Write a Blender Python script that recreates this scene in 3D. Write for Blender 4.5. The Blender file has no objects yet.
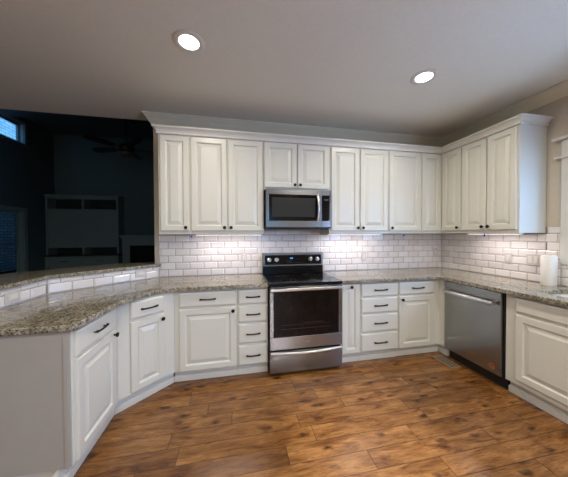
import bpy, bmesh, math, random
from mathutils import Vector, Matrix
random.seed(7)
PI = math.pi
S = bpy.context.scene
COL = S.collection

# ------------------------------------------------------------------ camera
yaw, pitch, roll = 0.2001, -0.0168, -0.0037
cy_, sy_, cp_, sp_ = math.cos(yaw), math.sin(yaw), math.cos(pitch), math.sin(pitch)
F = Vector((sy_*cp_, cy_*cp_, sp_)); R = Vector((cy_, -sy_, 0)); U = R.cross(F)
R2 = R*math.cos(roll)+U*math.sin(roll); U2 = U*math.cos(roll)-R*math.sin(roll)
M = Matrix((R2, U2, -F)).transposed().to_4x4(); M.translation = Vector((-0.3269, -3.0184, 1.3963))
cd = bpy.data.cameras.new('camera'); cam = bpy.data.objects.new('camera', cd); COL.objects.link(cam)
cam.matrix_world = M
cd.sensor_width = 36; cd.sensor_fit = 'HORIZONTAL'; cd.lens = 244.54/568*36
cd.clip_start = 0.02
S.camera = cam

# ------------------------------------------------------------------ world, light, exposure
w = bpy.data.worlds.new('dusk_sky'); S.world = w; w.use_nodes = True
bg = w.node_tree.nodes['Background']
bg.inputs[0].default_value = (0.16, 0.46, 0.85, 1); bg.inputs[1].default_value = 2.8
S.view_settings.view_transform = 'Standard'; S.view_settings.look = 'None'
S.view_settings.gamma = 1; S.view_settings.use_curve_mapping = False
S.view_settings.exposure = -0.06

def area(name, loc, direction, sx, sy, power, color, spread=PI, shape='RECTANGLE'):
    l = bpy.data.lights.new(name, 'AREA'); l.shape = shape; l.size = sx
    if shape == 'RECTANGLE': l.size_y = sy
    l.energy = power; l.color = color; l.spread = spread
    o = bpy.data.objects.new(name, l); COL.objects.link(o); o.location = loc
    o.rotation_euler = Vector(direction).to_track_quat('-Z', 'Z' if abs(direction[2]) < .9 else 'Y').to_euler()
    return o
area('window_daylight', (2.74, -2.05, 1.64), (-1, 0, -.05), .92, .82, 22, (.40, .62, 1.0))
area('added_blue_fill', (2.58, -3.5, 1.5), (-1, .15, 0), 1.3, 1.3, 70, (.30, .52, 1.0))  # blue fill added for the left cabinet fronts; the wall here is solid
area('added_rear_fill', (-2.5, -5.85, 1.35), (0, 1, .05), 4.4, 2.1, 18, (.97, 1.0, .98))  # unseen fill added behind the camera to lift the ceiling and fronts

sl = bpy.data.lights.new('added_sun', 'SUN'); sl.energy = 6; sl.angle = math.radians(2.5); sl.color = (.95, .92, 1.0)  # sun added to lay the bright patch on the floor
so_ = bpy.data.objects.new('added_sun', sl); COL.objects.link(so_); so_.location = (0, -12, 6)
so_.rotation_euler = Vector((0, 1, -.435)).to_track_quat('-Z', 'Z').to_euler()

# ------------------------------------------------------------------ materials
def nt(name):
    m = bpy.data.materials.new(name); m.use_nodes = True
    return m, m.node_tree.nodes, m.node_tree.links, m.node_tree.nodes['Principled BSDF']
def ramp(nd, stops, interp='LINEAR'):
    r = nd.new('ShaderNodeValToRGB'); r.color_ramp.interpolation = interp
    e = r.color_ramp.elements
    while len(e) < len(stops): e.new(.5)
    for k, (p, c) in enumerate(stops):
        e[k].position = p; e[k].color = (*c, 1)
    return r
def simple(name, col, rough=.5, metal=0, noise=.04, scale=8, bump=0, coat=0, stretch=None):
    m, nd, lk, b = nt(name)
    tc = nd.new('ShaderNodeTexCoord'); n = nd.new('ShaderNodeTexNoise'); n.inputs['Scale'].default_value = scale
    n.inputs['Detail'].default_value = 4
    if stretch:
        mp = nd.new('ShaderNodeMapping'); mp.inputs['Scale'].default_value = stretch
        lk.new(tc.outputs['Object'], mp.inputs[0]); lk.new(mp.outputs[0], n.inputs[0])
    else: lk.new(tc.outputs['Object'], n.inputs[0])
    r = ramp(nd, [(.3, [c*(1-noise) for c in col]), (.7, [min(1, c*(1+noise)) for c in col])])
    lk.new(n.outputs[0], r.inputs[0]); lk.new(r.outputs[0], b.inputs['Base Color'])
    b.inputs['Roughness'].default_value = rough; b.inputs['Metallic'].default_value = metal
    b.inputs['Coat Weight'].default_value = coat
    if bump:
        bp = nd.new('ShaderNodeBump'); bp.inputs['Strength'].default_value = bump; bp.inputs['Distance'].default_value = .002
        lk.new(n.outputs[0], bp.inputs['Height']); lk.new(bp.outputs[0], b.inputs['Normal'])
    return m
def emis(name, col, st):
    m, nd, lk, b = nt(name)
    b.inputs['Base Color'].default_value = (.8, .8, .8, 1) if st > 2 else (.02, .02, .02, 1)
    b.inputs['Emission Color'].default_value = (*col, 1); b.inputs['Emission Strength'].default_value = st
    return m
paint = simple('cabinet_paint', (.675, .675, .62), .32, noise=.015, scale=3)
trimp = simple('trim_paint', (.69, .68, .64), .35, noise=.015, scale=3)
wallp = simple('wall_paint_beige', (.56, .50, .41), .75, noise=.03, scale=30, bump=.05)
ceilp = simple('ceiling_paint', (.78, .75, .66), .85, noise=.02, scale=40, bump=.05)
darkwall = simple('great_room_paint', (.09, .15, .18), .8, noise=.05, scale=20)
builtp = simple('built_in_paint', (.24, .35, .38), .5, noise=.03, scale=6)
steel = simple('brushed_steel', (.265, .265, .26), .25, 1, noise=.10, scale=6, stretch=(1, 1, 60))
steel_h = simple('brushed_steel_handle', (.66, .65, .64), .28, 1, noise=.04, scale=6, stretch=(40, 1, 1))
dwsteel = simple('brushed_steel_dishwasher', (.36, .365, .37), .22, 1, noise=.06, scale=6, stretch=(1, 1, 60))
black = simple('black_plastic', (.012, .012, .013), .35, noise=.1)
def dim(m, v):
    m.node_tree.nodes['Principled BSDF'].inputs['Specular IOR Level'].default_value = v; return m
bglass = simple('black_glass', (.005, .005, .006), .10, noise=.1)
ovenglass = simple('oven_glass', (.006, .005, .005), .12, noise=.3)
dim(bglass, .25); dim(ovenglass, .2)
mwmesh = simple('microwave_screen', (.030, .030, .029), .25, noise=.06, scale=200)
bronze = simple('oil_rubbed_bronze', (.018, .013, .011), .35, .7, noise=.2)
dim(mwmesh, .2)
plate = simple('white_plastic', (.72, .69, .65), .35, noise=.01)
platem = simple('plate_plastic', (.60, .565, .54), .4, noise=.01)
slotm = simple('slot_dark', (.05, .045, .04), .6)
paperm = simple('paper_towel', (.83, .81, .77), .9, noise=.03, scale=90, bump=.4)
sinkm = simple('sink_dark', (.05, .05, .055), .3, .3, noise=.1, scale=30)
ventm = simple('vent_bronze', (.30, .22, .14), .45, .3, noise=.1)
bluem = simple('blue_tape', (.02, .12, .75), .5, noise=.05)
fanm = simple('fan_dark', (.012, .011, .011), .5, noise=.1)
bowlm = simple('frosted_glass_bowl', (.06, .07, .07), .4)
stonem = simple('firebox_black', (.01, .01, .01), .9)
lens = emis('lamp_lens', (1, .93, .84), 14)
strip = emis('light_strip', (1, .90, .86), 6)
blueled = emis('display_blue', (.08, .35, 1), 1.6)
greyled = emis('display_grey', (.5, .6, .65), .03)
orangem = simple('orange_red_print', (.55, .12, .05), .5)

def glassmat():
    m, nd, lk, b = nt('window_glass')
    b.inputs['Base Color'].default_value = (.9, .95, 1, 1); b.inputs['Roughness'].default_value = .02
    b.inputs['Transmission Weight'].default_value = 1; b.inputs['IOR'].default_value = 1.0001
    return m
glassm = glassmat()

def granite():
    m, nd, lk, b = nt('granite')
    tc = nd.new('ShaderNodeTexCoord')
    n1 = nd.new('ShaderNodeTexNoise'); n1.inputs['Scale'].default_value = 42; n1.inputs['Detail'].default_value = 8; n1.inputs['Roughness'].default_value = .75
    n2 = nd.new('ShaderNodeTexNoise'); n2.inputs['Scale'].default_value = 130; n2.inputs['Detail'].default_value = 5; n2.inputs['Roughness'].default_value = .8
    v = nd.new('ShaderNodeTexVoronoi'); v.inputs['Scale'].default_value = 130
    for n in (n1, n2, v): lk.new(tc.outputs['Object'], n.inputs['Vector'])
    r1 = ramp(nd, [(.32, (.08, .07, .055)), (.44, (.24, .215, .17)), (.54, (.42, .395, .325)), (.68, (.58, .56, .48))])
    lk.new(n1.outputs[0], r1.inputs[0])
    r2 = ramp(nd, [(.36, (.08, .065, .055)), (.44, (.45, .41, .35)), (.52, (.92, .90, .86)), (.7, (1.1, 1.08, 1.02))])
    lk.new(n2.outputs[0], r2.inputs[0])
    mx = nd.new('ShaderNodeMixRGB'); mx.blend_type = 'MULTIPLY'; mx.inputs[0].default_value = .85
    lk.new(r1.outputs[0], mx.inputs[1]); lk.new(r2.outputs[0], mx.inputs[2])
    r3 = ramp(nd, [(.80, (1, 1, 1)), (.90, (.08, .07, .06))])
    sp = nd.new('ShaderNodeSeparateColor'); lk.new(v.outputs['Color'], sp.inputs[0]); lk.new(sp.outputs[0], r3.inputs[0])
    mx2 = nd.new('ShaderNodeMixRGB'); mx2.blend_type = 'MULTIPLY'; mx2.inputs[0].default_value = .8
    lk.new(mx.outputs[0], mx2.inputs[1]); lk.new(r3.outputs[0], mx2.inputs[2])
    lk.new(mx2.outputs[0], b.inputs['Base Color'])
    b.inputs['Roughness'].default_value = .08
    b.inputs['Specular IOR Level'].default_value = .6
    return m
granitem = granite()

def tilemat():
    m, nd, lk, b = nt('subway_tile_glaze')
    g = nd.new('ShaderNodeNewGeometry')
    r = ramp(nd, [(0, (.74, .70, .69)), (1, (.84, .81, .80))]); lk.new(g.outputs['Random Per Island'], r.inputs[0])
    lk.new(r.outputs[0], b.inputs['Base Color']); b.inputs['Roughness'].default_value = .12
    return m
tilem = tilemat()
groutm = simple('grout', (.27, .215, .19), .9, noise=.06, scale=60)

def woodfloor():
    m, nd, lk, b = nt('hickory_planks')
    tc = nd.new('ShaderNodeTexCoord'); sx = nd.new('ShaderNodeSeparateXYZ'); lk.new(tc.outputs['Object'], sx.inputs[0])
    def mth(op, a, b_=None, c=None):
        n = nd.new('ShaderNodeMath'); n.operation = op
        for k, v in enumerate((a, b_, c)):
            if v is None: continue
            if isinstance(v, (int, float)): n.inputs[k].default_value = v
            else: lk.new(v, n.inputs[k])
        return n.outputs[0]
    def white(val, dim='1D', vec=None):
        n = nd.new('ShaderNodeTexWhiteNoise'); n.noise_dimensions = dim
        if dim == '1D': lk.new(val, n.inputs['W'])
        else: lk.new(vec, n.inputs['Vector'])
        return n
    WP, LP = .133, .90
    ry = mth('DIVIDE', sx.outputs[1], WP); row = mth('FLOOR', ry); fy = mth('FRACT', ry)
    off = white(row).outputs[0]
    rx = mth('ADD', mth('DIVIDE', sx.outputs[0], LP), mth('MULTIPLY', off, 7.3)); colm = mth('FLOOR', rx); fx = mth('FRACT', rx)
    cv = nd.new('ShaderNodeCombineXYZ'); lk.new(row, cv.inputs[0]); lk.new(colm, cv.inputs[1])
    pid = white(None, '2D', cv.outputs[0])
    # seam mask
    ey = mth('MULTIPLY', mth('MINIMUM', fy, mth('SUBTRACT', 1, fy)), WP)
    ex = mth('MULTIPLY', mth('MINIMUM', fx, mth('SUBTRACT', 1, fx)), LP)
    seam = mth('MINIMUM', ex, ey)
    sr = nd.new('ShaderNodeMapRange'); sr.inputs[1].default_value = 0; sr.inputs[2].default_value = .0035
    lk.new(seam, sr.inputs[0])
    # grain coordinates shifted per plank
    sc = nd.new('ShaderNodeVectorMath'); sc.operation = 'SCALE'; sc.inputs['Scale'].default_value = 30
    lk.new(pid.outputs['Color'], sc.inputs[0])
    ad = nd.new('ShaderNodeVectorMath'); ad.operation = 'ADD'; lk.new(tc.outputs['Object'], ad.inputs[0]); lk.new(sc.outputs[0], ad.inputs[1])
    def noise(scale3, s, det, rough, dist=0):
        mp = nd.new('ShaderNodeMapping'); mp.inputs['Scale'].default_value = scale3
        lk.new(ad.outputs[0], mp.inputs[0])
        n = nd.new('ShaderNodeTexNoise'); n.inputs['Scale'].default_value = s; n.inputs['Detail'].default_value = det
        n.inputs['Roughness'].default_value = rough; n.inputs['Distortion'].default_value = dist
        lk.new(mp.outputs[0], n.inputs[0]); return n.outputs[0]
    g1 = noise((1, 4.5, 1), 3.2, 9, .62, .9)
    g2 = noise((1, 12, 1), 12, 6, .75, .6)
    base = ramp(nd, [(.27, (.055, .020, .007)), (.37, (.145, .058, .016)), (.50, (.235, .104, .030)), (.68, (.34, .168, .056))])
    lk.new(g1, base.inputs[0])
    fine = ramp(nd, [(.38, (.50, .44, .38)), (.52, (1.0, 1.0, 1.0)), (.7, (1.2, 1.2, 1.2))]); lk.new(g2, fine.inputs[0])
    m1 = nd.new('ShaderNodeMixRGB'); m1.blend_type = 'MULTIPLY'; m1.inputs[0].default_value = .8
    lk.new(base.outputs[0], m1.inputs[1]); lk.new(fine.outputs[0], m1.inputs[2])
    tone = ramp(nd, [(0, (.74, .70, .66)), (.5, (.97, .95, .93)), (1, (1.12, 1.12, 1.12))]); lk.new(pid.outputs['Value'], tone.inputs[0])
    m2 = nd.new('ShaderNodeMixRGB'); m2.blend_type = 'MULTIPLY'; m2.inputs[0].default_value = 1
    lk.new(m1.outputs[0], m2.inputs[1]); lk.new(tone.outputs[0], m2.inputs[2])
    # knots
    mp = nd.new('ShaderNodeMapping'); mp.inputs['Scale'].default_value = (1, 2.0, 1); lk.new(ad.outputs[0], mp.inputs[0])
    nz = nd.new('ShaderNodeTexNoise'); nz.inputs['Scale'].default_value = 9; lk.new(mp.outputs[0], nz.inputs[0])
    mm = nd.new('ShaderNodeMixRGB'); mm.inputs[0].default_value = .12; lk.new(mp.outputs[0], mm.inputs[1]); lk.new(nz.outputs['Color'], mm.inputs[2])
    vo = nd.new('ShaderNodeTexVoronoi'); vo.inputs['Scale'].default_value = 5.2; lk.new(mm.outputs[0], vo.inputs['Vector'])
    kn = ramp(nd, [(.06, (.06, .04, .03)), (.13, (.36, .28, .22)), (.28, (1, 1, 1))]); lk.new(vo.outputs['Distance'], kn.inputs[0])
    m3 = nd.new('ShaderNodeMixRGB'); m3.blend_type = 'MULTIPLY'; m3.inputs[0].default_value = .9
    lk.new(m2.outputs[0], m3.inputs[1]); lk.new(kn.outputs[0], m3.inputs[2])
    m4 = nd.new('ShaderNodeMixRGB'); m4.inputs[1].default_value = (.035, .014, .006, 1)
    lk.new(sr.outputs[0], m4.inputs[0]); lk.new(m3.outputs[0], m4.inputs[2])
    lk.new(m4.outputs[0], b.inputs['Base Color'])
    b.inputs['Roughness'].default_value = .26
    bp = nd.new('ShaderNodeBump'); bp.inputs['Strength'].default_value = .5; bp.inputs['Distance'].default_value = .002
    hs = mth('ADD', sr.outputs[0], mth('MULTIPLY', g1, 1.2)); lk.new(hs, bp.inputs['Height']); lk.new(bp.outputs[0], b.inputs['Normal'])
    return m
floorm = woodfloor()

def brickmat():
    m, nd, lk, b = nt('exterior_brick')
    tc = nd.new('ShaderNodeTexCoord'); mp = nd.new('ShaderNodeMapping'); mp.inputs['Rotation'].default_value = (PI/2, 0, PI/2)
    sx = nd.new('ShaderNodeSeparateXYZ'); cb = nd.new('ShaderNodeCombineXYZ')
    lk.new(tc.outputs['Object'], sx.inputs[0]); lk.new(sx.outputs[1], cb.inputs[0]); lk.new(sx.outputs[2], cb.inputs[1])
    br = nd.new('ShaderNodeTexBrick'); lk.new(cb.outputs[0], br.inputs[0])
    br.inputs['Color1'].default_value = (.70, .72, .74, 1); br.inputs['Color2'].default_value = (.50, .52, .54, 1); br.inputs['Mortar'].default_value = (.30, .31, .32, 1)
    br.inputs['Scale'].default_value = 1; br.inputs['Brick Width'].default_value = .32; br.inputs['Row Height'].default_value = .11; br.inputs['Mortar Size'].default_value = .012
    lk.new(br.outputs[0], b.inputs['Base Color']); b.inputs['Roughness'].default_value = .9
    return m
brickm = brickmat()

# ------------------------------------------------------------------ mesh helpers
class MB:
    def __init__(s): s.v = []; s.f = []; s.m = []
    def add(s, vs, fs, mi=0):
        n = len(s.v); s.v += [tuple(x) for x in vs]; s.f += [tuple(i+n for i in f) for f in fs]; s.m += [mi]*len(fs); return s
    def box(s, x0, x1, y0, y1, z0, z1, mi=0):
        vs = [(x, y, z) for z in (z0, z1) for x, y in ((x0, y0), (x1, y0), (x1, y1), (x0, y1))]
        return s.add(vs, [(3, 2, 1, 0), (4, 5, 6, 7), (0, 1, 5, 4), (1, 2, 6, 5), (2, 3, 7, 6), (3, 0, 4, 7)], mi)
    def prism(s, poly, z0, z1, mi=0):
        n = len(poly); vs = [(x, y, z0) for x, y in poly]+[(x, y, z1) for x, y in poly]
        fs = [tuple(range(n))[::-1], tuple(range(n, 2*n))]+[(i, (i+1) % n, n+(i+1) % n, n+i) for i in range(n)]
        return s.add(vs, fs, mi)
    def lathe(s, prof, c=(0, 0, 0), axis='z', seg=24, mi=0, sx=1):
        vs = []; fs = []
        for r, h in prof:
            for k in range(seg):
                a = 2*PI*k/seg; p, q = r*math.cos(a)*sx, r*math.sin(a)
                d = {'z': (p, q, h), 'y': (p, h, q), 'x': (h, p, q)}[axis]
                vs.append((c[0]+d[0], c[1]+d[1], c[2]+d[2]))
        for i in range(len(prof)-1):
            for k in range(seg):
                a, b_ = i*seg+k, i*seg+(k+1) % seg
                fs.append((a, b_, b_+seg, a+seg))
        fs.append(tuple(range(seg))[::-1]); fs.append(tuple((len(prof)-1)*seg+k for k in range(seg)))
        return s.add(vs, fs, mi)
    def tube(s, pts, r, seg=10, mi=0):
        pts = [Vector(p) for p in pts]; n = len(pts); rs = r if isinstance(r, (list, tuple)) else [r]*n
        vs = []; fs = []
        for i, p in enumerate(pts):
            d = (pts[min(i+1, n-1)]-pts[max(i-1, 0)]).normalized()
            up = Vector((0, 0, 1)) if abs(d.z) < .9 else Vector((0, 1, 0))
            a = d.cross(up).normalized(); b_ = d.cross(a)
            for k in range(seg):
                t = 2*PI*k/seg; vs.append(p+(a*math.cos(t)+b_*math.sin(t))*rs[i])
        for i in range(n-1):
            for k in range(seg):
                fs.append((i*seg+k, i*seg+(k+1) % seg, (i+1)*seg+(k+1) % seg, (i+1)*seg+k))
        fs.append(tuple(range(seg))[::-1]); fs.append(tuple((n-1)*seg+k for k in range(seg)))
        return s.add(vs, fs, mi)
    def sweep(s, path, prof, closed_prof=True, mi=0):
        """path: list of (x,y) in plan; prof: list of (outward offset to the RIGHT of travel, z); mitred."""
        n = len(path); vs = []; fs = []; k = len(prof)
        for i in range(n):
            p = Vector(path[i]); d0 = (p-Vector(path[i-1])).normalized() if i else None
            d1 = (Vector(path[i+1])-p).normalized() if i < n-1 else None
            d0 = d0 or d1; d1 = d1 or d0
            n0 = Vector((d0.y, -d0.x)); n1 = Vector((d1.y, -d1.x)); mt = (n0+n1).normalized(); sc = 1/max(.3, mt.dot(n0))
            for o, z in prof: q = p+mt*o*sc; vs.append((q.x, q.y, z))
        for i in range(n-1):
            for j in range(k if closed_prof else k-1):
                a, b_ = i*k+j, i*k+(j+1) % k; fs.append((a, b_, b_+k, a+k))
        fs.append(tuple(range(k))[::-1]); fs.append(tuple((n-1)*k+j for j in range(k)))
        return s.add(vs, fs, mi)
    def build(s, name, mats, parent=None, bevel=0, smooth=False, loc=None):
        me = bpy.data.meshes.new(name); me.from_pydata(s.v, [], s.f)
        for m in (mats if isinstance(mats, (list, tuple)) else [mats]): me.materials.append(m)
        for p, mi in zip(me.polygons, s.m): p.material_index = mi
        bm = bmesh.new(); bm.from_mesh(me); bmesh.ops.recalc_face_normals(bm, faces=bm.faces); bm.to_mesh(me); bm.free()
        o = bpy.data.objects.new(name, me); COL.objects.link(o)
        if parent: o.parent = parent
        if loc: o.location = loc
        if bevel:
            b = o.modifiers.new('b', 'BEVEL'); b.width = bevel; b.segments = 2; b.limit_method = 'ANGLE'; b.angle_limit = .6
        if smooth:
            me.shade_smooth(); me.set_sharp_from_angle(angle=.7)
        return o
def tag(o, label, cat, group=None, kind=None):
    o['label'] = label; o['category'] = cat
    if group: o['group'] = group
    if kind: o['kind'] = kind
    return o
def struct(o, label=None):
    o['kind'] = 'structure'
    if label: o['label'] = label
    return o
def thing(name, label, cat, loc=(0, 0, 0), rz=0, group=None):
    o = bpy.data.objects.new(name, None); COL.objects.link(o); o.empty_display_size = .1
    o.location = loc; o.rotation_euler = (0, 0, rz); return tag(o, label, cat, group)

# ------------------------------------------------------------------ room shell
XR = 2.62; CZ = 2.743; XE = -1.217; WL = -5.20; YF = 4.9; YB = -6.0; GZ = 4.2
struct(MB().box(WL-.15, XR+.15, YB-.15, YF+.15, -.1, 0).build('floor', floorm))
struct(MB().box(XE, XR+.15, 0, .15, 0, CZ).build('wall_back', wallp))
# right wall with the window opening
WY0, WY1, WZ0, WZ1 = -2.55, -1.41, 1.20, 2.085
b = MB(); b.box(XR, XR+.15, WY1, 0, 0, CZ).box(XR, XR+.15, YB, WY0, 0, CZ).box(XR, XR+.15, WY0, WY1, 0, WZ0).box(XR, XR+.15, WY0, WY1, WZ1, CZ)
struct(b.build('wall_right', wallp))
struct(MB().box(WL-.15, XR+.15, YB, .15, CZ, CZ+.12).build('ceiling', ceilp))
FX0, FX1, FZ0, FZ1 = .05, 1.03, .30, 2.20      # unseen opening, added and sized to lay the sun patch on the floor
struct(MB().box(WL-.15, FX0, YB-.15, YB, 0, CZ+.12).box(FX1, XR+.15, YB-.15, YB, 0, CZ+.12).box(FX0, FX1, YB-.15, YB, 0, FZ0).box(FX0, FX1, YB-.15, YB, FZ1, CZ+.12).build('wall_front', wallp))
# far room
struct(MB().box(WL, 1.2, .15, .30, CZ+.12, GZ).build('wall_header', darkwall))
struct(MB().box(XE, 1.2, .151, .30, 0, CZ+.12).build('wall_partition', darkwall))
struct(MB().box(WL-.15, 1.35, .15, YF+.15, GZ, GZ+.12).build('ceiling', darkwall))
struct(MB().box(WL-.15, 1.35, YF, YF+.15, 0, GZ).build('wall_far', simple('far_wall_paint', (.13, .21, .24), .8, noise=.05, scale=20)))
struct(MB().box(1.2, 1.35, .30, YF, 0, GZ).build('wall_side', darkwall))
H0, H1, HZ0, HZ1 = 2.6, 3.93, 3.56, 4.02      # high window
L0, L1, LZ0, LZ1 = 2.4, 3.86, .35, 1.95       # low window
b = MB(); X0, X1 = WL-.15, WL
b.box(X0, X1, YB, 2.4, 0, GZ).box(X0, X1, 3.93, YF, 0, GZ).box(X0, X1, 2.4, 3.93, 0, LZ0).box(X0, X1, 2.4, 3.93, LZ1, HZ0)
b.box(X0, X1, L1, 3.93, LZ0, LZ1).box(X0, X1, 2.4, 3.93, HZ1, GZ).box(X0, X1, 2.4, H0, HZ0, HZ1)
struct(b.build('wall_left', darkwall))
# tray beam of the far ceiling
struct(MB().box(WL, -2.6, 2.6, 3.4, GZ-.22, GZ).build('trim_1', darkwall))

def window(name, x, y0, y1, z0, z1, depth, mats, mull=False, meet=None, inward=1):
    fr = MB(); t = .045; xa, xb = x-depth/2, x+depth/2
    fr.box(xa, xb, y0, y1, z0, z0+t).box(xa, xb, y0, y1, z1-t, z1).box(xa, xb, y0, y0+t, z0+t, z1-t).box(xa, xb, y1-t, y1, z0+t, z1-t)
    if meet: fr.box(xa, xb, y0+t, y1-t, meet-.02, meet+.02)
    if mull:
        ym = (y0+y1)/2; fr.box(xa, xb, ym-.02, ym+.02, z0+t, z1-t)
    o = struct(fr.build(name, mats, None, .003))
    MB().box(x-.003, x+.003, y0+t, y1-t, z0+t, z1-t).build('window_glass', glassm, o)
    return o
w1 = window('window_1', XR+.10, WY0, WY1, WZ0, WZ1, .05, trimp, mull=True, meet=1.64)
window('window_2', WL-.11, H0, H1, HZ0, HZ1, .05, builtp)
window('window_3', WL-.11, L0, L1, LZ0, LZ1, .05, builtp, meet=1.2)
# sink window casing: jambs, head board, two cap mouldings, sill board
c = MB(); CY0, CY1 = WY0-.09, WY1+.085
c.box(XR-.02, XR, WY1, CY1, 1.115, 2.085).box(XR-.02, XR, CY0, WY0, 1.115, 2.085).box(XR-.02, XR, WY0, WY1, 1.115, 1.20)
c.box(XR-.022, XR, CY0, CY1, 2.085, 2.245)
c.box(XR-.040, XR, CY0-.03, CY1+.045, 2.078, 2.098).box(XR-.055, XR, CY0-.04, CY1+.055, 2.245, 2.270)
c.box(XR, XR+.075, WY0, WY1, WZ0-.001, WZ0+.012)
struct(c.build('trim_2', trimp, None, .003))
# casings of the far-room windows
for nm, (y0, y1, z0, z1) in (('trim_3', (H0, H1, HZ0, HZ1)), ('trim_4', (L0, L1, LZ0, LZ1))):
    k = .05 if nm == 'trim_3' else .09
    struct(MB().box(WL, WL+.02, y0-k, y0, z0-k, z1+k).box(WL, WL+.02, y1, y1+k, z0-k, z1+k).box(WL, WL+.02, y0, y1, z1, z1+k).box(WL, WL+.02, y0, y1, z0-k, z0)
        .box(WL-.085, WL, y1-.012, y1-.001, z0, z1).box(WL-.085, WL, y0+.001, y0+.012, z0, z1).build(nm, builtp, None, .003))
# ceiling crown moulding (back wall with a return round its end, then right wall)
cp = [(0, CZ-.11), (.012, CZ-.11), (.018, CZ-.098), (.030, CZ-.080), (.052, CZ-.050), (.070, CZ-.032), (.078, CZ-.020), (.090, CZ-.014), (.090, CZ-.0005), (0, CZ-.0005)]
struct(MB().sweep([(XE, .14), (XE, 0), (XR, 0), (XR, YB)], cp).build('trim_5', simple('crown_warm_light_tint', (.74, .67, .53), .45, noise=.02)))  # trim colour tinted to carry the dim warm light under the ceiling

# exterior: neighbouring stone wall seen through the far windows
struct(MB().box(-9.2, -9.0, -2, 11, 0, 8).build('wall_exterior', brickm))
struct(MB().box(-8.995, WL-.16, -2, 11, 2.5, 2.6).box(-9, WL-.16, 11, 11.1, 0, 2.6).box(-9, WL-.16, -2.1, -2, 0, 2.6).box(WL-.16, WL-.10, YF+.16, 11.1, 0, 2.25).build('added_sky_cover', slotm))  # unseen cover and sides, added to keep sky off the wall's foot
struct(MB().box(-9.2, WL-.15, -2.1, 11.1, -.3, .001).build('ground', slotm))

added_lawn = simple('added_lawn', (.05, .07, .03), .95, noise=.2, scale=3)
struct(MB().box(-14, 14, -22, YB-.16, -.3, -.05).box(XR+.16, 14, YB-.16, 4, -.3, -.05).build('ground', added_lawn))  # unseen ground, added to cut sky light from below the horizon

# ------------------------------------------------------------------ cabinet kit (local: x along the face, y into the cabinet, z up)
def rings(w_, h_, prof, x0=0, z0=0):
    b_ = MB(); vs = []; fs = []
    for ins, y in prof:
        vs += [(x0+ins, y, z0+ins), (x0+w_-ins, y, z0+ins), (x0+w_-ins, y, z0+h_-ins), (x0+ins, y, z0+h_-ins)]
    for i in range(len(prof)-1):
        for k in range(4): fs.append((i*4+k, i*4+(k+1) % 4, i*4+4+(k+1) % 4, i*4+4+k))
    n = len(prof); fs.append((0, 3, 2, 1)); fs.append(tuple((n-1)*4+k for k in range(4)))
    return b_.add(vs, fs)
def door_mesh(w_, h_):
    f_ = min(.056, w_*.26); g = min(1, (w_/2-f_-.012)/.045)
    return rings(w_, h_, [(0, 0), (0, -.015), (.003, -.0188), (.006, -.020), (f_-.006, -.020), (f_-.002, -.0185), (f_+.001, -.0130), (f_+.004, -.0085),
                          (f_+.010*g, -.0060), (f_+.014*g, -.0070), (f_+.042*g, -.0160), (f_+.044*g, -.0180), (f_+.046*g, -.0180)])
def slab_mesh(w_, h_): return rings(w_, h_, [(0, 0), (0, -.012), (.004, -.0165), (.009, -.0190), (.014, -.0200)])
def knob(parent, x, z):
    b_ = MB().lathe([(.006, 0), (.007, -.004), (.006, -.012), (.012, -.017), (.0165, -.021), (.0172, -.025), (.014, -.030), (.004, -.032)], (x, -.0195, z), 'y', 20)
    return b_.build('knob', bronze, parent, smooth=True)
def pull(parent, x, z, L=.135):
    h = L/2; y0 = -.0195
    b_ = MB()
    b_.tube([(x-h+.008, y0, z), (x-h+.008, y0-.020, z)], .0045).tube([(x+h-.008, y0, z), (x+h-.008, y0-.020, z)], .0045)
    pts = []; rs = []
    for k in range(13):
        t = k/12*2-1; pts.append((x+t*h, y0-.026+.004*abs(t)**2, z+.004*(abs(t)**3))); rs.append(.0062+.0032*abs(t)**4)
    b_.tube(pts, rs)
    return b_.build('pull_handle', bronze, parent, smooth=True)
def put_door(cab, x0, x1, z0, z1, kx, kz):
    o = door_mesh(x1-x0, z1-z0).build('door', paint, cab, loc=(x0, -.0005, z0))
    if kx is not None: knob(o, kx-x0, kz-z0)
    return o
def put_drawer(cab, x0, x1, z0, z1, L=.135, handle=True, name='drawer'):
    o = slab_mesh(x1-x0, z1-z0).build(name, paint, cab, loc=(x0, -.0005, z0))
    if handle: pull(o, (x1-x0)/2, (z1-z0)/2, L)
    return o
def kick(cab, w_, x0=0, y=.055, base=True):
    MB().box(x0, w_, y, y+.02, 0, .1125).box(x0, w_, y-.020, y, 0, .055).build('toe_kick', trimp, cab, .003)
BT = .8755; BB = .113
def base_cab(name, label, loc, rz, w_, depth=.598, poly=None):
    t = thing(name, label, 'cabinet', loc, rz)
    b_ = MB()
    if poly: b_.prism(poly, BB, BT)
    else: b_.box(0, w_, 0, depth, BB, BT)
    b_.build('cabinet_body', paint, t, .0015)
    return t
FY = -.60
DZ = [(.118, .310), (.333, .519), (.540, .698), (.719, .858)]
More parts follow.
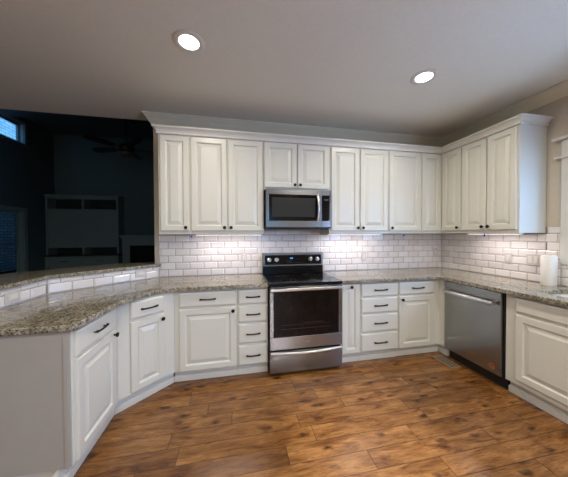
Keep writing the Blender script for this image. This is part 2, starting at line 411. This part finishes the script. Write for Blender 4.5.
# drawer stack right of pullout etc.  (x positions read off the run)
t = base_cab('base_cabinet', 'white base cabinet with four drawers immediately left of the range', (-.303, FY, 0), 0, .298)
for z0, z1 in DZ: put_drawer(t, .009, .291, z0, z1)
kick(t, .298)
t = base_cab('base_cabinet', 'wide white base cabinet with one drawer over a door, between four-drawer and angled cabinets', (-.879, FY, 0), 0, .575)
put_drawer(t, .044, .562, .719, .858, .145); put_door(t, .044, .562, .118, .698, .534, .665); kick(t, .575, -.014)
t = base_cab('base_cabinet', 'narrow white single-door pullout base cabinet immediately right of the range', (.767, FY, 0), 0, .232)
put_door(t, .018, .222, .118, .866, .118, .835); kick(t, .232)
t = base_cab('base_cabinet', 'white base cabinet with four drawers between the narrow pullout and the corner', (1.001, FY, 0), 0, .458)
for z0, z1 in DZ: put_drawer(t, .009, .449, z0, z1, .15)
kick(t, .458)
t = base_cab('base_cabinet', 'white corner base cabinet with one drawer over a door, left of the dishwasher', (1.461, FY, 0), 0, 0,
             poly=[(0, 0), (.537, 0), (.537, -.078), (1.156, -.078), (1.156, .597), (0, .597)])
put_drawer(t, .009, .452, .719, .858, .145); put_door(t, .009, .452, .118, .698, .038, .665)
MB().box(0, .592, .055, .075, 0, .1125).box(0, .580, .043, .055, 0, .06).box(.592, .612, -.078, .075, 0, .1125).box(.580, .592, -.078, .055, 0, .06).build('toe_kick', trimp, t, .003)

# diagonal + peninsula
D2 = math.sqrt(.5)
def dl(x, y, ox, oy, rz):
    dx, dy = x-ox, y-oy; return (dx*math.cos(rz)+dy*math.sin(rz), -dx*math.sin(rz)+dy*math.cos(rz))
ox, oy = -1.213, -.936                       # left end of the diagonal face
poly = [(-1.213, -.936), (-.880, -.603), (-.880, -.004), (-1.163, -.004), (-1.81, -.651), (-1.81, -.936)]
t = base_cab('base_cabinet', 'white angled base cabinet with one drawer over a narrow door, where the peninsula bends', (ox, oy, 0), PI/4, 0,
             poly=[dl(x, y, ox, oy, PI/4) for x, y in poly])
put_drawer(t, .089, .368, .719, .858, .135); put_door(t, .089, .368, .130, .698, .343, .662)
MB().box(-.02, .495, .055, .075, 0, .1125).box(-.015, .487, .035, .055, 0, .055).build('toe_kick', trimp, t, .003)
t = base_cab('base_cabinet', 'white end cabinet of the peninsula, one drawer over a door, plain end panel', (-1.213, -1.478, 0), PI/2, .541)
put_drawer(t, .023, .468, .719, .858, .13); put_door(t, .023, .468, .130, .698, .443, .668)
kick(t, .556, -.05)
MB().box(-.014, -.0005, 0, .598, .122, BT).box(-.020, -.0145, .006, .026, .122, BT).build('end_panel', simple('end_panel_shade_tint', (.40, .385, .36), .45, noise=.02), t, .0015)  # greyer than the fronts: the panel's dimness is put into its colour
MB().box(.010, .030, .076, .590, 0, .1125).build('end_toe_board', trimp, t, .002)

# right wall run
XF = 2.005
t = base_cab('sink_base_cabinet', 'white sink base cabinet with false drawer panel over doors, right of the dishwasher', (XF+.01, -1.306, 0), -PI/2, 1.16, .60)
put_drawer(t, .085, 1.09, .735, .856, handle=False, name='false_drawer_front'); put_door(t, .085, .585, .160, .712, .555, .68); put_door(t, .592, 1.09, .160, .712, .622, .68)
kick(t, 1.16)

# ------------------------------------------------------------------ upper cabinets
UB, UT = 1.402, 2.435; UZ0, UZ1 = 1.436, 2.407; UD = .325
def upper(label, loc, rz, w_, z0=UB, depth=UD, poly=None):
    t = thing('wall_cabinet', label, 'cabinet', (loc[0], loc[1], 0), rz)
    b_ = MB()
    if poly: b_.prism(poly, z0, UT)
    else: b_.box(0, w_, 0, depth-.002, z0, UT)
    b_.build('cabinet_body', paint, t, .0015)
    return t
UY = -UD
t = upper('narrow tall white wall cabinet with one door, leftmost above the peninsula end', (-1.078, UY), 0, .303)
put_door(t, .018, .294, UZ0, UZ1, .264, UZ0+.035)
t = upper('tall white two-door wall cabinet immediately left of the microwave', (-.773, UY), 0, .765)
put_door(t, .010, .372, UZ0, UZ1, .345, UZ0+.035); put_door(t, .386, .752, UZ0, UZ1, .413, UZ0+.035)
t = upper('short white two-door wall cabinet above the microwave', (-.006, UY), 0, .762, z0=1.894)
put_door(t, .008, .370, 1.915, UZ1, .345, 1.948); put_door(t, .384, .752, 1.915, UZ1, .408, 1.948)
t = upper('tall white two-door wall cabinet immediately right of the microwave', (.758, UY), 0, .760)
put_door(t, .020, .372, UZ0, UZ1, .346, UZ0+.035); put_door(t, .388, .750, UZ0, UZ1, .414, UZ0+.035)
t = upper('tall white single-door wall cabinet beside the inside corner, on the back wall', (1.520, UY), 0, .458)
put_door(t, .010, .450, UZ0, UZ1, .038, UZ0+.035)
t = upper('white corner wall cabinet with an L-shaped folding door in the inside corner', (1.980, UY), 0, 0,
          poly=[(0, 0), (.315, 0), (.315, -.290), (.637, -.290), (.637, .323), (0, .323)])
put_door(t, .012, .293, UZ0, UZ1, None, None)
d2 = door_mesh(.262, UZ1-UZ0).build('door', paint, t, loc=(.3145, -.022, UZ0)); d2.rotation_euler.z = -PI/2
knob(d2, .235, .035)
t = upper('tall white two-door wall cabinet at the right end, beside the window', (XR-UD, -.617), -PI/2, .590)
put_door(t, .010, .287, UZ0, UZ1, .262, UZ0+.035); put_door(t, .300, .572, UZ0, UZ1, .326, UZ0+.035)
# cabinet crown
up = [(0, 2.418), (.012, 2.418), (.016, 2.424), (.012, 2.430), (.010, 2.440), (.016, 2.456), (.030, 2.470), (.036, 2.474), (.044, 2.476), (.046, 2.482), (.046, 2.492), (0, 2.492)]
up = [(o+.001, z) for o, z in up]
o = MB().sweep([(-1.079, -.005), (-1.079, -.326), (2.294, -.326), (2.294, -1.208), (2.615, -1.208)], up).build('crown_moulding', trimp)
tag(o, 'continuous white crown moulding running along the tops of all the wall cabinets', 'moulding')

# ------------------------------------------------------------------ countertops
def slab(name, poly, z0, z1, label, holes=None):
    bm = bmesh.new(); vs = [bm.verts.new((x, y, z1)) for x, y in poly]
    f = bm.faces.new(vs)
    if holes:
        hv = [bm.verts.new((x, y, z1)) for x, y in holes]
        he = [bm.edges.new((hv[i], hv[(i+1) % len(hv)])) for i in range(len(hv))]
        oe = list(f.edges); bm.faces.remove(f)
        bmesh.ops.triangle_fill(bm, edges=oe+he, use_beauty=True)
    r = bmesh.ops.extrude_face_region(bm, geom=bm.faces[:])
    for v in r['geom']:
        if isinstance(v, bmesh.types.BMVert): v.co.z = z0
    bmesh.ops.recalc_face_normals(bm, faces=bm.faces)
    me = bpy.data.meshes.new(name); bm.to_mesh(me); bm.free(); me.materials.append(granitem)
    o = bpy.data.objects.new(name, me); COL.objects.link(o)
    md = o.modifiers.new('b', 'BEVEL'); md.width = .006; md.segments = 3; md.limit_method = 'ANGLE'; md.angle_limit = .5
    return tag(o, label, 'countertop')
CT0, CT1 = .8765, .914
G = .012
front = [(-.845, -.650), (-.905, -.672), (-.975, -.722), (-1.045, -.80), (-1.098, -.885), (-1.130, -.970), (-1.148, -1.06), (-1.160, -1.20), (-1.170, -1.35), (-1.178, -1.47), (-1.182, -1.500), (-1.196, -1.512)]
slab('countertop', [(-.004, -G), (-.004, -.648)]+front+[(-1.828, -1.512), (-1.828, -.664), (-1.176, -G)], CT0, CT1,
     'speckled granite countertop left of the range, bending round onto the peninsula')
slab('countertop', [(.764, -G), (XR-G, -G), (XR-G, -2.47), (1.962, -2.47), (1.962, -.652), (.764, -.652)], CT0, CT1,
     'speckled granite countertop right of the range, turning the corner to the sink',
     holes=[(2.50, -1.44), (2.50, -2.15), (2.13, -2.15), (2.13, -1.44)])
# sink bowl
s = MB()
def bowl(b_, x0, x1, y0, y1, zt, zb, t=.012):
    b_.box(x0-t, x0, y0-t, y1+t, zb, zt).box(x1, x1+t, y0-t, y1+t, zb, zt).box(x0, x1, y0-t, y0, zb, zt).box(x0, x1, y1, y1+t, zb, zt).box(x0-t, x1+t, y0-t, y1+t, zb-t, zb)
bowl(s, 2.135, 2.495, -2.145, -1.445, .875, .70)
so = thing('kitchen_sink', 'dark undermount sink sunk in the granite countertop below the window', 'sink', (0, 0, 0))
s.build('basin', sinkm, so, .002); MB().lathe([(.04, .701), (.045, .704), (.03, .706), (.012, .703)], (2.31, -1.8, 0), 'z').build('drain', steel_h, so)

# knee wall + raised bar
kw = [(-1.203, .13), (-1.203, .0), (-1.84, -.637+.0), (-1.84, -1.60), (-1.96, -1.60), (-1.96, -.585), (-1.245, .13)]
kw = [(-1.176, -.001), (-1.842, -.667), (-1.842, -1.53), (-1.962, -1.53), (-1.962, -.617), (-1.346, -.001), (-1.346, .13), (-1.219, .13), (-1.219, -.001)]
struct(MB().prism(kw, 0, 1.0355).build('wall_knee', trimp))
bar = [(-1.212, -.028), (-1.150, -.028), (-1.79, -.60-.068), (-1.79, -1.63), (-2.22, -1.63), (-2.22, -.47), (-1.60, .148), (-1.212, .148)]
bar = [(-1.222, -.0095), (-1.152, -.0095), (-1.152, -.016), (-1.812, -.672), (-1.820, -.700), (-1.815, -1.56), (-2.26, -1.56), (-2.26, -.46), (-1.65, .148), (-1.222, .148)]
slab('bar_top', bar, 1.036, 1.068, 'raised granite breakfast bar top on the low tiled wall, at the left')['category'] = 'bar top'

# ------------------------------------------------------------------ tiles
def tiles(name, label, origin, u, nrm, u0, u1, rows_z, limits=None, first=0):
    """bevelled 3x6 tiles on a plane; origin at z=0; u = unit plan vector, nrm = outward unit plan vector."""
    b_ = MB(); u = Vector((*u, 0)); nn = Vector((*nrm, 0)); o = Vector((*origin, 0))
    TW, TH, g = .1530, .0760, .0040; base = .0025; top = .0085; bv = .010
    def P(a, z, d): return o+u*a+nn*d+Vector((0, 0, z))
    z0all, z1all = rows_z
    lims = limits or [(u0, u1, z0all, z1all)]
    for (a0, a1, zz0, zz1) in lims:
        vs = [P(a0, zz0, .001), P(a1, zz0, .001), P(a1, zz1, .001), P(a0, zz1, .001), P(a0, zz0, .003), P(a1, zz0, .003), P(a1, zz1, .003), P(a0, zz1, .003)]
        b_.add(vs, [(0, 1, 2, 3), (4, 5, 6, 7), (0, 1, 5, 4), (1, 2, 6, 5), (2, 3, 7, 6), (3, 0, 4, 7)], 1)
        r = 0; z = .9155
        while z < zz1-.004:
            za, zb = max(z, zz0), min(z+TH, zz1-.001)
            if zb-za > .006:
                a = -6+(r % 2)*(TW+g)/2+first
                while a < a1:
                    aa, ab = max(a, a0+.001), min(a+TW, a1-.001)
                    if ab-aa > .008:
                        bb = min(bv, (ab-aa)*.3, (zb-za)*.3)
                        vs = [P(aa, za, base), P(ab, za, base), P(ab, zb, base), P(aa, zb, base),
                              P(aa, za, .0045), P(ab, za, .0045), P(ab, zb, .0045), P(aa, zb, .0045),
                              P(aa+bb, za+bb, top), P(ab-bb, za+bb, top), P(ab-bb, zb-bb, top), P(aa+bb, zb-bb, top)]
                        b_.add(vs, [(0, 1, 5, 4), (1, 2, 6, 5), (2, 3, 7, 6), (3, 0, 4, 7), (4, 5, 9, 8), (5, 6, 10, 9), (6, 7, 11, 10), (7, 4, 8, 11), (8, 9, 10, 11)], 0)
                    a += TW+g
            z += TH+g; r += 1
    return tag(b_.build(name, [tilem, groutm]), label, 'backsplash')
tiles('tile_backsplash', 'glossy white subway tile backsplash on the back wall behind the range', (0, 0), (1, 0), (0, -1), -1.172, XR-.010, (.9145, 1.401),
      limits=[(-1.172, -.0075, .9145, 1.401), (-.0075, .7595, .9145, 1.44), (.7595, XR-.0101, .9145, 1.401)], first=.06)
tiles('tile_backsplash', 'glossy white subway tile backsplash on the right wall, around the window corner', (XR, 0), (0, -1), (-1, 0), .0, 2.47, (.9145, 1.401),
      limits=[(.001, 1.209, .9145, 1.401), (1.2095, 1.323, .9145, 1.46), (1.3235, 2.47, .9145, 1.113)])
tiles('tile_backsplash', 'two low rows of white subway tile under the angled part of the raised bar', (-1.176, -.001), (-D2, -D2), (D2, -D2), .014, .938, (.9145, 1.0352), first=.03)
tiles('tile_backsplash', 'two low rows of white subway tile under the straight part of the raised bar', (-1.842, -.667), (0, -1), (1, 0), .004, .86, (.9145, 1.0352), first=.05)

# ------------------------------------------------------------------ outlets and switches
def wallplate(label, loc, rz, w_, kind, cat, h=.115, name='wall_outlet'):
    t = thing(name, label, cat, loc, rz)
    MB().box(-w_/2, w_/2, -.0085, 0, -h/2, h/2).build('cover_plate', platem, t, .003)
    n = max(1, round(w_/.06)) if w_ > .09 else 1
    for i in range(n):
        cx = (i-(n-1)/2)*.046
        if h < .09:
            MB().box(-.033, .033, -.0115, -.0080, -.017, .017).build('receptacle', plate, t, .0008); break
        if kind == 'switch':
            MB().box(cx-.016, cx+.016, -.013, -.0080, -.033, .033).build('rocker', plate, t, .002)
        else:
            r = MB().box(cx-.017, cx+.017, -.0115, -.0080, -.034, .034).build('receptacle', plate, t, .002)
            for zz in (-.018, .018):
                for dx in (-.008, .006): MB().box(cx+dx, cx+dx+.002, -.0121, -.0110, zz-.004, zz+.005).build('slot', slotm, r)
    return t
TF = .0087
wallplate('white single outlet on the back tiles just left of the range', (-.214, -TF, 1.123), 0, .072, 'outlet', 'outlet')
wallplate('white single outlet on the back tiles right of the range', (1.378, -TF, 1.095), 0, .072, 'outlet', 'outlet')
wallplate('white single outlet on the back tiles tucked beside the inside corner', (2.500, -TF, 1.135), 0, .072, 'outlet', 'outlet')
wallplate('white single switch plate on the right wall tiles, farther from the paper towels', (XR-TF, -.888, 1.131), -PI/2, .072, 'switch', 'switch', name='light_switch')
wallplate('white double switch plate on the right wall tiles, behind the paper towel roll', (XR-TF, -1.118, 1.133), -PI/2, .118, 'switch', 'switch', name='light_switch')
wallplate('wide white outlet plate on low tiles of the straight part of the bar', (-1.842+TF, -1.0, .975), PI/2, .118, 'outlet', 'outlet', h=.075)
q = Vector((-1.176, -.001))+Vector((-D2, -D2))*.20+Vector((D2, -D2))*TF
wallplate('wide white outlet plate on low tiles of the angled bar, near the back wall', (q.x, q.y, .985), PI/4, .118, 'outlet', 'outlet', h=.075)

# ------------------------------------------------------------------ range
t = thing('kitchen_range', 'freestanding stainless steel electric range with black glass oven door and cooktop', 'range', (.002, -.685, 0))
W_ = .756
MB().box(.004, W_-.004, .045, .640, .02, .885).box(.03, W_-.03, .07, .6, 0, .02).build('range_body', black, t, .003)
MB().prism([(0, .0), (W_, .0), (W_, .590), (0, .590)], .8995, .916).box(.0, W_, .0, .045, .886, .8995).build('cooktop', bglass, t, .004)
burnm = simple('burner_grey', (.10, .10, .10), .3)
for (cx, cy, r) in ((.20, .17, .105), (.56, .17, .09), (.20, .43, .08), (.56, .43, .10)):
    for rr in (r, r*.6):
        pr = [(rr-.0015, .9163), (rr-.0015, .9166), (rr, .9166), (rr, .9163)]
        vs = []; fs = []; sg = 40
        for k in range(sg):
            a = 2*PI*k/sg; vs += [(cx+(rr-.0015)*math.cos(a), cy+(rr-.0015)*math.sin(a), .9164), (cx+rr*math.cos(a), cy+rr*math.sin(a), .9164)]
        for k in range(sg): fs.append((2*k, 2*k+1, (2*k+3) % (2*sg), (2*k+2) % (2*sg)))
        MB().add(vs, fs).build('burner_ring', burnm, t)
# backguard: black sloping lower part, steel framed control panel
MB().prism([(0, .565), (W_, .565), (W_, .655), (0, .655)], .9165, 1.010).build('backguard', bglass, t, .004)
bp_ = MB().prism([(.0, .57), (W_, .57), (W_, .66), (0, .66)], 1.0105, 1.170).build('control_panel', steel, t, .004)
MB().box(.026, W_-.026, .5655, .5698, 1.030, 1.146).build('panel_glass', bglass, bp_, .001)
for kx in (.078, .168, W_-.168, W_-.078):
    k = MB().lathe([(.026, .5653), (.026, .560), (.021, .556), (.020, .538), (.017, .535), (.003, .535)], (kx, 0, 1.090), 'y', 24)
    k.box(kx-.002, kx+.002, .5335, .536, 1.092, 1.107).build('control_knob', steel_h, bp_, smooth=True)
MB().box(.335, .350, .5645, .5653, 1.100, 1.113).box(.354, .368, .5645, .5653, 1.100, 1.113).build('clock_display', blueled, bp_)
for i in range(4):
    for j in range(3): MB().box(.300+i*.016, .308+i*.016, .5645, .5653, 1.050+j*.014, 1.055+j*.014).build('touch_key', greyled, bp_)
for i in range(4): MB().box(.400+i*.03, .415+i*.03, .5645, .5653, 1.050, 1.054).build('touch_key', greyled, bp_)
# oven door
od = MB(); x0, x1, z0, z1 = .004, W_-.004, .262, .880
od.box(x0, x1, .004, .040, z0, .385).box(x0, x1, .004, .040, .832, z1).box(x0, .040, .004, .040, .385, .832).box(W_-.040, x1, .004, .040, .385, .832).box(.040, W_-.040, .012, .040, .385, .832)
od = od.build('oven_door', steel, t, .003)
MB().box(.0405, W_-.0405, .006, .0115, .3855, .8315).build('oven_window', ovenglass, od, .002)
MB().box(.12, W_-.12, .0052, .0058, .46, .463).box(.12, W_-.12, .0052, .0058, .50, .502).box(.34, .56, .0052, .0058, .515, .519).build('oven_rack_lines', simple('rack_line', (.05, .03, .02), .4, .5), od)
h = MB(); h.box(.02, .05, -.022, .004, .846, .868).box(W_-.05, W_-.02, -.022, .004, .846, .868)
pts = [(.006+(W_-.012)*k/16, -.030-.006*math.sin(PI*k/16), .857) for k in range(17)]
h.box(.006, W_-.006, -.036, -.022, .846, .872).build('oven_handle', steel_h, od, .005)
e = MB(); sg = 36; vs = []; fs = []
for k in range(sg):
    a = 2*PI*k/sg
    for rr in (1, .86):
        vs += [(.378+.020*rr*math.cos(a), .0032, .325+.009*rr*math.sin(a))]
for k in range(sg): fs.append((2*k, 2*k+1, (2*k+3) % (2*sg), (2*k+2) % (2*sg)))
e.add(vs, fs).box(.345, .411, .0030, .0036, .3235, .3265).build('emblem', simple('emblem_grey', (.28, .27, .26), .3, .8), od)
dr = MB().box(.004, W_-.004, .004, .040, .035, .246).build('storage_drawer', steel, t, .003)
pts = [(.010+(W_-.020)*k/20, -.002-.014*math.sin(PI*k/20), .238-.012*math.sin(PI*k/20)) for k in range(21)]
MB().tube(pts, .012, 12).build('drawer_handle', steel_h, dr, smooth=True)

# ------------------------------------------------------------------ microwave
t = thing('microwave_oven', 'stainless steel over-the-range microwave with black window, under the short wall cabinet', 'microwave', (.008, -.39, 0))
W_ = .742
MB().box(0, W_, .022, .378, 1.462, 1.892).box(.02, W_-.02, .03, .35, 1.452, 1.4625).build('microwave_body', black, t, .003)
md_ = MB(); zt, zb = 1.891, 1.476
md_.box(0, .634, 0, .0215, 1.834, zt).box(0, .634, 0, .0215, zb, 1.546).box(0, .034, 0, .0215, 1.546, 1.834).box(.606, .634, 0, .0215, 1.546, 1.834).box(.034, .606, .006, .0215, 1.546, 1.834)
mdo = md_.build('microwave_door', steel, t, .002)
MB().box(.0345, .6055, .001, .0055, 1.5465, 1.8335).build('door_glass', bglass, mdo, .001)
MB().box(.065, .560, .0002, .0008, 1.590, 1.800).build('window_screen', mwmesh, mdo)
pts = [(.585, -.006-.034*math.sin(PI*k/16), 1.545+.290*k/16) for k in range(17)]
MB().tube(pts, [.014]*17, 12).build('door_handle', steel_h, mdo, smooth=True)
cpn = MB().box(.636, W_, 0, .0215, 1.834, zt).box(.636, W_, 0, .0215, zb, 1.546).box(W_-.012, W_, 0, .0215, 1.546, 1.834).box(.636, W_-.012, .003, .0215, 1.546, 1.834).build('control_panel', steel, t, .002)
MB().box(.637, W_-.0125, .0005, .0025, 1.547, 1.833).build('panel_glass', bglass, cpn)
MB().box(.665, .715, -.0002, .0003, 1.775, 1.795).build('clock_display', greyled, cpn)
MB().box(.0, W_, .002, .03, 1.464, 1.475).build('vent_grille', black, t, .001)

# ------------------------------------------------------------------ dishwasher
t = thing('dishwasher', 'stainless steel dishwasher with bar handle under the right countertop, black toe panel', 'dishwasher', (1.985, -.690, 0), -PI/2)
W_ = .598
MB().box(.002, W_+.008, .030, .590, .10, .872).box(.01, W_+.003, .075, .56, 0, .10).build('dishwasher_tub', black, t, .002)
dd = MB().box(.004, W_, 0, .0295, .118, .868).build('dishwasher_door', dwsteel, t, .004)
MB().box(.012, W_-.008, -.0005, .0002, .800, .803).build('control_strip_line', black, dd)
h = MB().box(.045, .070, -.040, 0, .757, .777).box(W_-.070, W_-.045, -.040, 0, .757, .777)
h.tube([(.035+(W_-.070)*k/12, -.044-.006*math.sin(PI*k/12), .767) for k in range(13)], .020, 14).build('towel_bar_handle', steel_h, dd, smooth=True)
e = MB(); vs = []; fs = []
for k in range(sg):
    a = 2*PI*k/sg
    for rr in (1, .80): vs += [(W_-.075+.026*rr*math.cos(a), -.0006, .178+.026*rr*math.sin(a))]
for k in range(sg): fs.append((2*k, 2*k+1, (2*k+3) % (2*sg), (2*k+2) % (2*sg)))
e.add(vs, fs).box(W_-.088, W_-.062, -.0012, -.0002, .168, .176).build('round_sticker', orangem, dd)

# ------------------------------------------------------------------ floor register
t = thing('floor_vent', 'bronze metal floor register set in the wood floor by the dishwasher', 'vent', (1.925, -.775, 0))
MB().box(-.062, .062, -.130, .130, 0, .006).build('vent_frame', ventm, t, .002)
s_ = MB()
for i in range(9):
    for sx_ in (-.024, .024): s_.box(sx_-.019, sx_+.019, -.108+i*.0245, -.108+i*.0245+.014, .0062, .0068)
s_.build('louvre_slots', slotm, t)

# ------------------------------------------------------------------ paper towels
t = thing('paper_towel_roll', 'white paper towel roll standing upright on the granite beside the sink', 'paper towels', (2.535, -1.285, .9145))
MB().lathe([(.020, .0), (.053, .0), (.055, .004), (.055, .271), (.053, .275), (.020, .275)], (0, 0, 0), 'z', 40).build('towel_sheet', paperm, t, smooth=True)
MB().lathe([(.0195, -.0003), (.0195, .2755), (.017, .2755), (.016, .273)], (0, 0, 0), 'z', 24).build('cardboard_core', simple('cardboard', (.35, .25, .16), .9), t)

# ------------------------------------------------------------------ lamps
def downlight(label, x, y, power):
    t = thing('recessed_light', label, 'ceiling light', (x, y, CZ), 0, 'recessed ceiling lights')
    MB().lathe([(.066, -.0015), (.068, -.005), (.082, -.007), (.100, -.007), (.106, -.003), (.106, -.0005), (.066, -.0005)], (0, 0, 0), 'z', 48).build('trim_ring', plate, t, smooth=True)
    MB().lathe([(.064, -.0022), (.065, -.0040), (.060, -.0055), (.02, -.0065)], (0, 0, 0), 'z', 40).build('lens', lens, t, smooth=True)
    l = area('lamp_glow', (x, y, CZ-.012), (0, 0, -1), .15, .15, power, (1, .90, .73), math.radians(165), 'DISK')
    return t
downlight('round recessed ceiling light nearer the left, over the peninsula side', -.628, -1.190, 13.5)
downlight('round recessed ceiling light on the right, above the dishwasher side', 1.278, -1.178, 13.5)
for x_ in (-.65, 1.30):  # unseen downlights, added to raise the overall brightness
    downlight('added unseen round recessed ceiling light behind the camera position', x_, -3.15, 25)
    downlight('added unseen round recessed ceiling light behind the camera position', x_, -4.80, 25)
def undercab(label, loc, rz, L, power):
    t = thing('under_cabinet_light', label, 'light', loc, rz, 'under cabinet light bars')
    MB().box(-L/2, L/2, -.03, .03, -.012, -.0005).build('housing', plate, t, .002)
    MB().box(-L/2+.01, L/2-.01, -.022, .022, -.0135, -.0122).build('diffuser', strip, t)
    a = area('bar_glow', (loc[0], loc[1], loc[2]-.015), (0, 0, -1), L-.02, .04, power, (1, .90, .88))
    a.rotation_euler = (0, 0, rz)
UZ = UB
undercab('light bar under the wall cabinet immediately left of the microwave', (-.38, -.215, UZ), 0, .72, 2.2)
undercab('light bar under the wall cabinet immediately right of the microwave', (1.14, -.215, UZ), 0, .72, 2.2)
undercab('light bar under the wall cabinet at the right end', (XR-.215, -.88, UZ), -PI/2, .54, 1.7)
for lb, x, y in (('small blue connector hanging below the left wall cabinets', -.768, -.30), ('small blue connector hanging below the back wall cabinet near the corner', 1.765, -.30),
                 ('small blue connector hanging below the right end wall cabinet', 2.33, -.852)):
    t = thing('cable_connector', lb, 'connector', (x, y, UB), 0, 'blue connectors under the wall cabinets')
    MB().tube([(0, 0, -.0005), (.001, 0, -.006), (0, 0, -.012)], .003, 8).build('wire', plate, t)
    MB().lathe([(.003, -.010), (.008, -.013), (.009, -.022), (.010, -.034), (.004, -.037)], (0, 0, 0), 'z', 10).build('connector_cap', bluem, t, smooth=True)

# ------------------------------------------------------------------ far room furniture
t = thing('built_in_shelves', 'dim painted built-in media unit with open niches and drawers, on the far room wall', 'built-in unit', (-5.195, 4.50, 0))
L = 1.72
b = MB(); D = .395
b.box(0, .045, .04, D, .87, 2.40).box(L-.045, L, .04, D, .87, 2.40).box(.045, L-.045, D-.02, D, .87, 2.40)
b.box(.045, L-.045, .04, D-.02, 2.06, 2.10).box(.045, L-.045, .04, D-.02, 2.36, 2.40).box(.045, L-.045, .04, D-.02, 1.06, 1.10)
b.box(L/2-.025, L/2+.025, .04, D-.02, 2.10, 2.36).box(L/2-.025, L/2+.025, .04, D-.02, .87, 1.06)
b.box(.045, L-.045, .06, .08, 1.10, 2.06)
MB().box(.0455, L-.0455, D-.0215, D-.0205, .871, 2.399).build('niche_shade_sheet', simple('niche_shade', (.03, .04, .045), .8), t)  # shade inside the niches, put in as a dark sheet
b.build('shelf_unit', builtp, t, .003)
MB().box(0, L+.02, 0, D, 2.401, 2.47).build('cornice', builtp, t, .008)
MB().box(-.0, L+.015, -.07, D, .835, .868).build('unit_top', simple('dark_top', (.03, .035, .035), .4), t, .003)
MB().box(0, L, 0, D, 0, .834).build('base_cabinet_body', builtp, t, .003)
for x0, x1 in ((.05, L/2-.02), (L/2+.02, L-.05)):
    dq = slab_mesh(x1-x0, .20).build('drawer', builtp, t, loc=(x0, -.0005, .60)); pull(dq, (x1-x0)/2, .10, .16)
    dq = door_mesh(x1-x0, .46).build('door', builtp, t, loc=(x0, -.0005, .11)); knob(dq, .05, .42)
t = thing('fireplace', 'painted fireplace mantel with a black firebox, right of the built-in unit', 'fireplace', (-3.42, 4.50, 0))
L = 1.75
MB().box(0, L, -.05, .395, 1.34, 1.39).box(.02, L-.02, -.02, .395, 1.30, 1.34).box(.04, L-.04, 0, .395, 1.10, 1.30).build('mantel', builtp, t, .004)
MB().box(.05, .24, 0, .395, 0, 1.0995).box(.03, .26, -.015, .0, 0, .15).build('pilaster', builtp, t, .003)
MB().box(L-.24, L-.05, 0, .395, 0, 1.0995).box(L-.26, L-.03, -.015, .0, 0, .15).build('pilaster', builtp, t, .003)
MB().box(.2405, L-.2405, .06, .395, 0, 1.0995).box(.2405, .34, .04, .06, 0, 1.0995).box(L-.34, L-.2405, .04, .06, 0, 1.0995).build('firebox', stonem, t, .003)

# ceiling fan
fx, fy_, fz = -2.225, 1.9, 2.95
t = thing('ceiling_fan', 'dark five-blade ceiling fan on a long rod in the unlit far room', 'ceiling fan', (fx, fy_, fz))
MB().tube([(0, 0, .08), (0, 0, GZ-fz-.06)], .014, 12).build('downrod', fanm, t)
MB().lathe([(.02, GZ-fz-.10), (.05, GZ-fz-.07), (.07, GZ-fz-.03), (.07, GZ-fz-.001)], (0, 0, 0), 'z').build('canopy', fanm, t, smooth=True)
MB().lathe([(.03, .10), (.07, .09), (.12, .05), (.13, .0), (.12, -.04), (.08, -.06), (.03, -.06)], (0, 0, 0), 'z').build('motor_housing', fanm, t, smooth=True)
MB().lathe([(.05, -.06), (.115, -.075), (.11, -.11), (.07, -.145), (.02, -.155)], (0, 0, 0), 'z').build('light_bowl', bowlm, t, smooth=True)
for k in range(5):
    a = math.radians(162+72*k)
    bl = MB(); n = 10; vs = []; fs = []
    for i in range(n+1):
        r_ = .20+.46*i/n; hw = .050+.022*math.sin(min(1, i/n)*PI*.75); hw *= (1 if i < n else .6)
        for s2 in (-1, 1):
            for dz in (-.004, .004): vs.append((r_, s2*hw, s2*hw*.22+dz))
    for i in range(n):
        o_ = i*4
        fs += [(o_, o_+4, o_+6, o_+2), (o_+1, o_+3, o_+7, o_+5), (o_, o_+1, o_+5, o_+4), (o_+2, o_+6, o_+7, o_+3)]
    fs += [(0, 2, 3, 1), (n*4, n*4+1, n*4+3, n*4+2)]
    bo = bl.add(vs, fs).build('fan_blade', fanm, t); bo.rotation_euler.z = a
    MB().box(.10, .24, -.02, .02, -.012, -.005).build('blade_bracket', fanm, bo, .002)
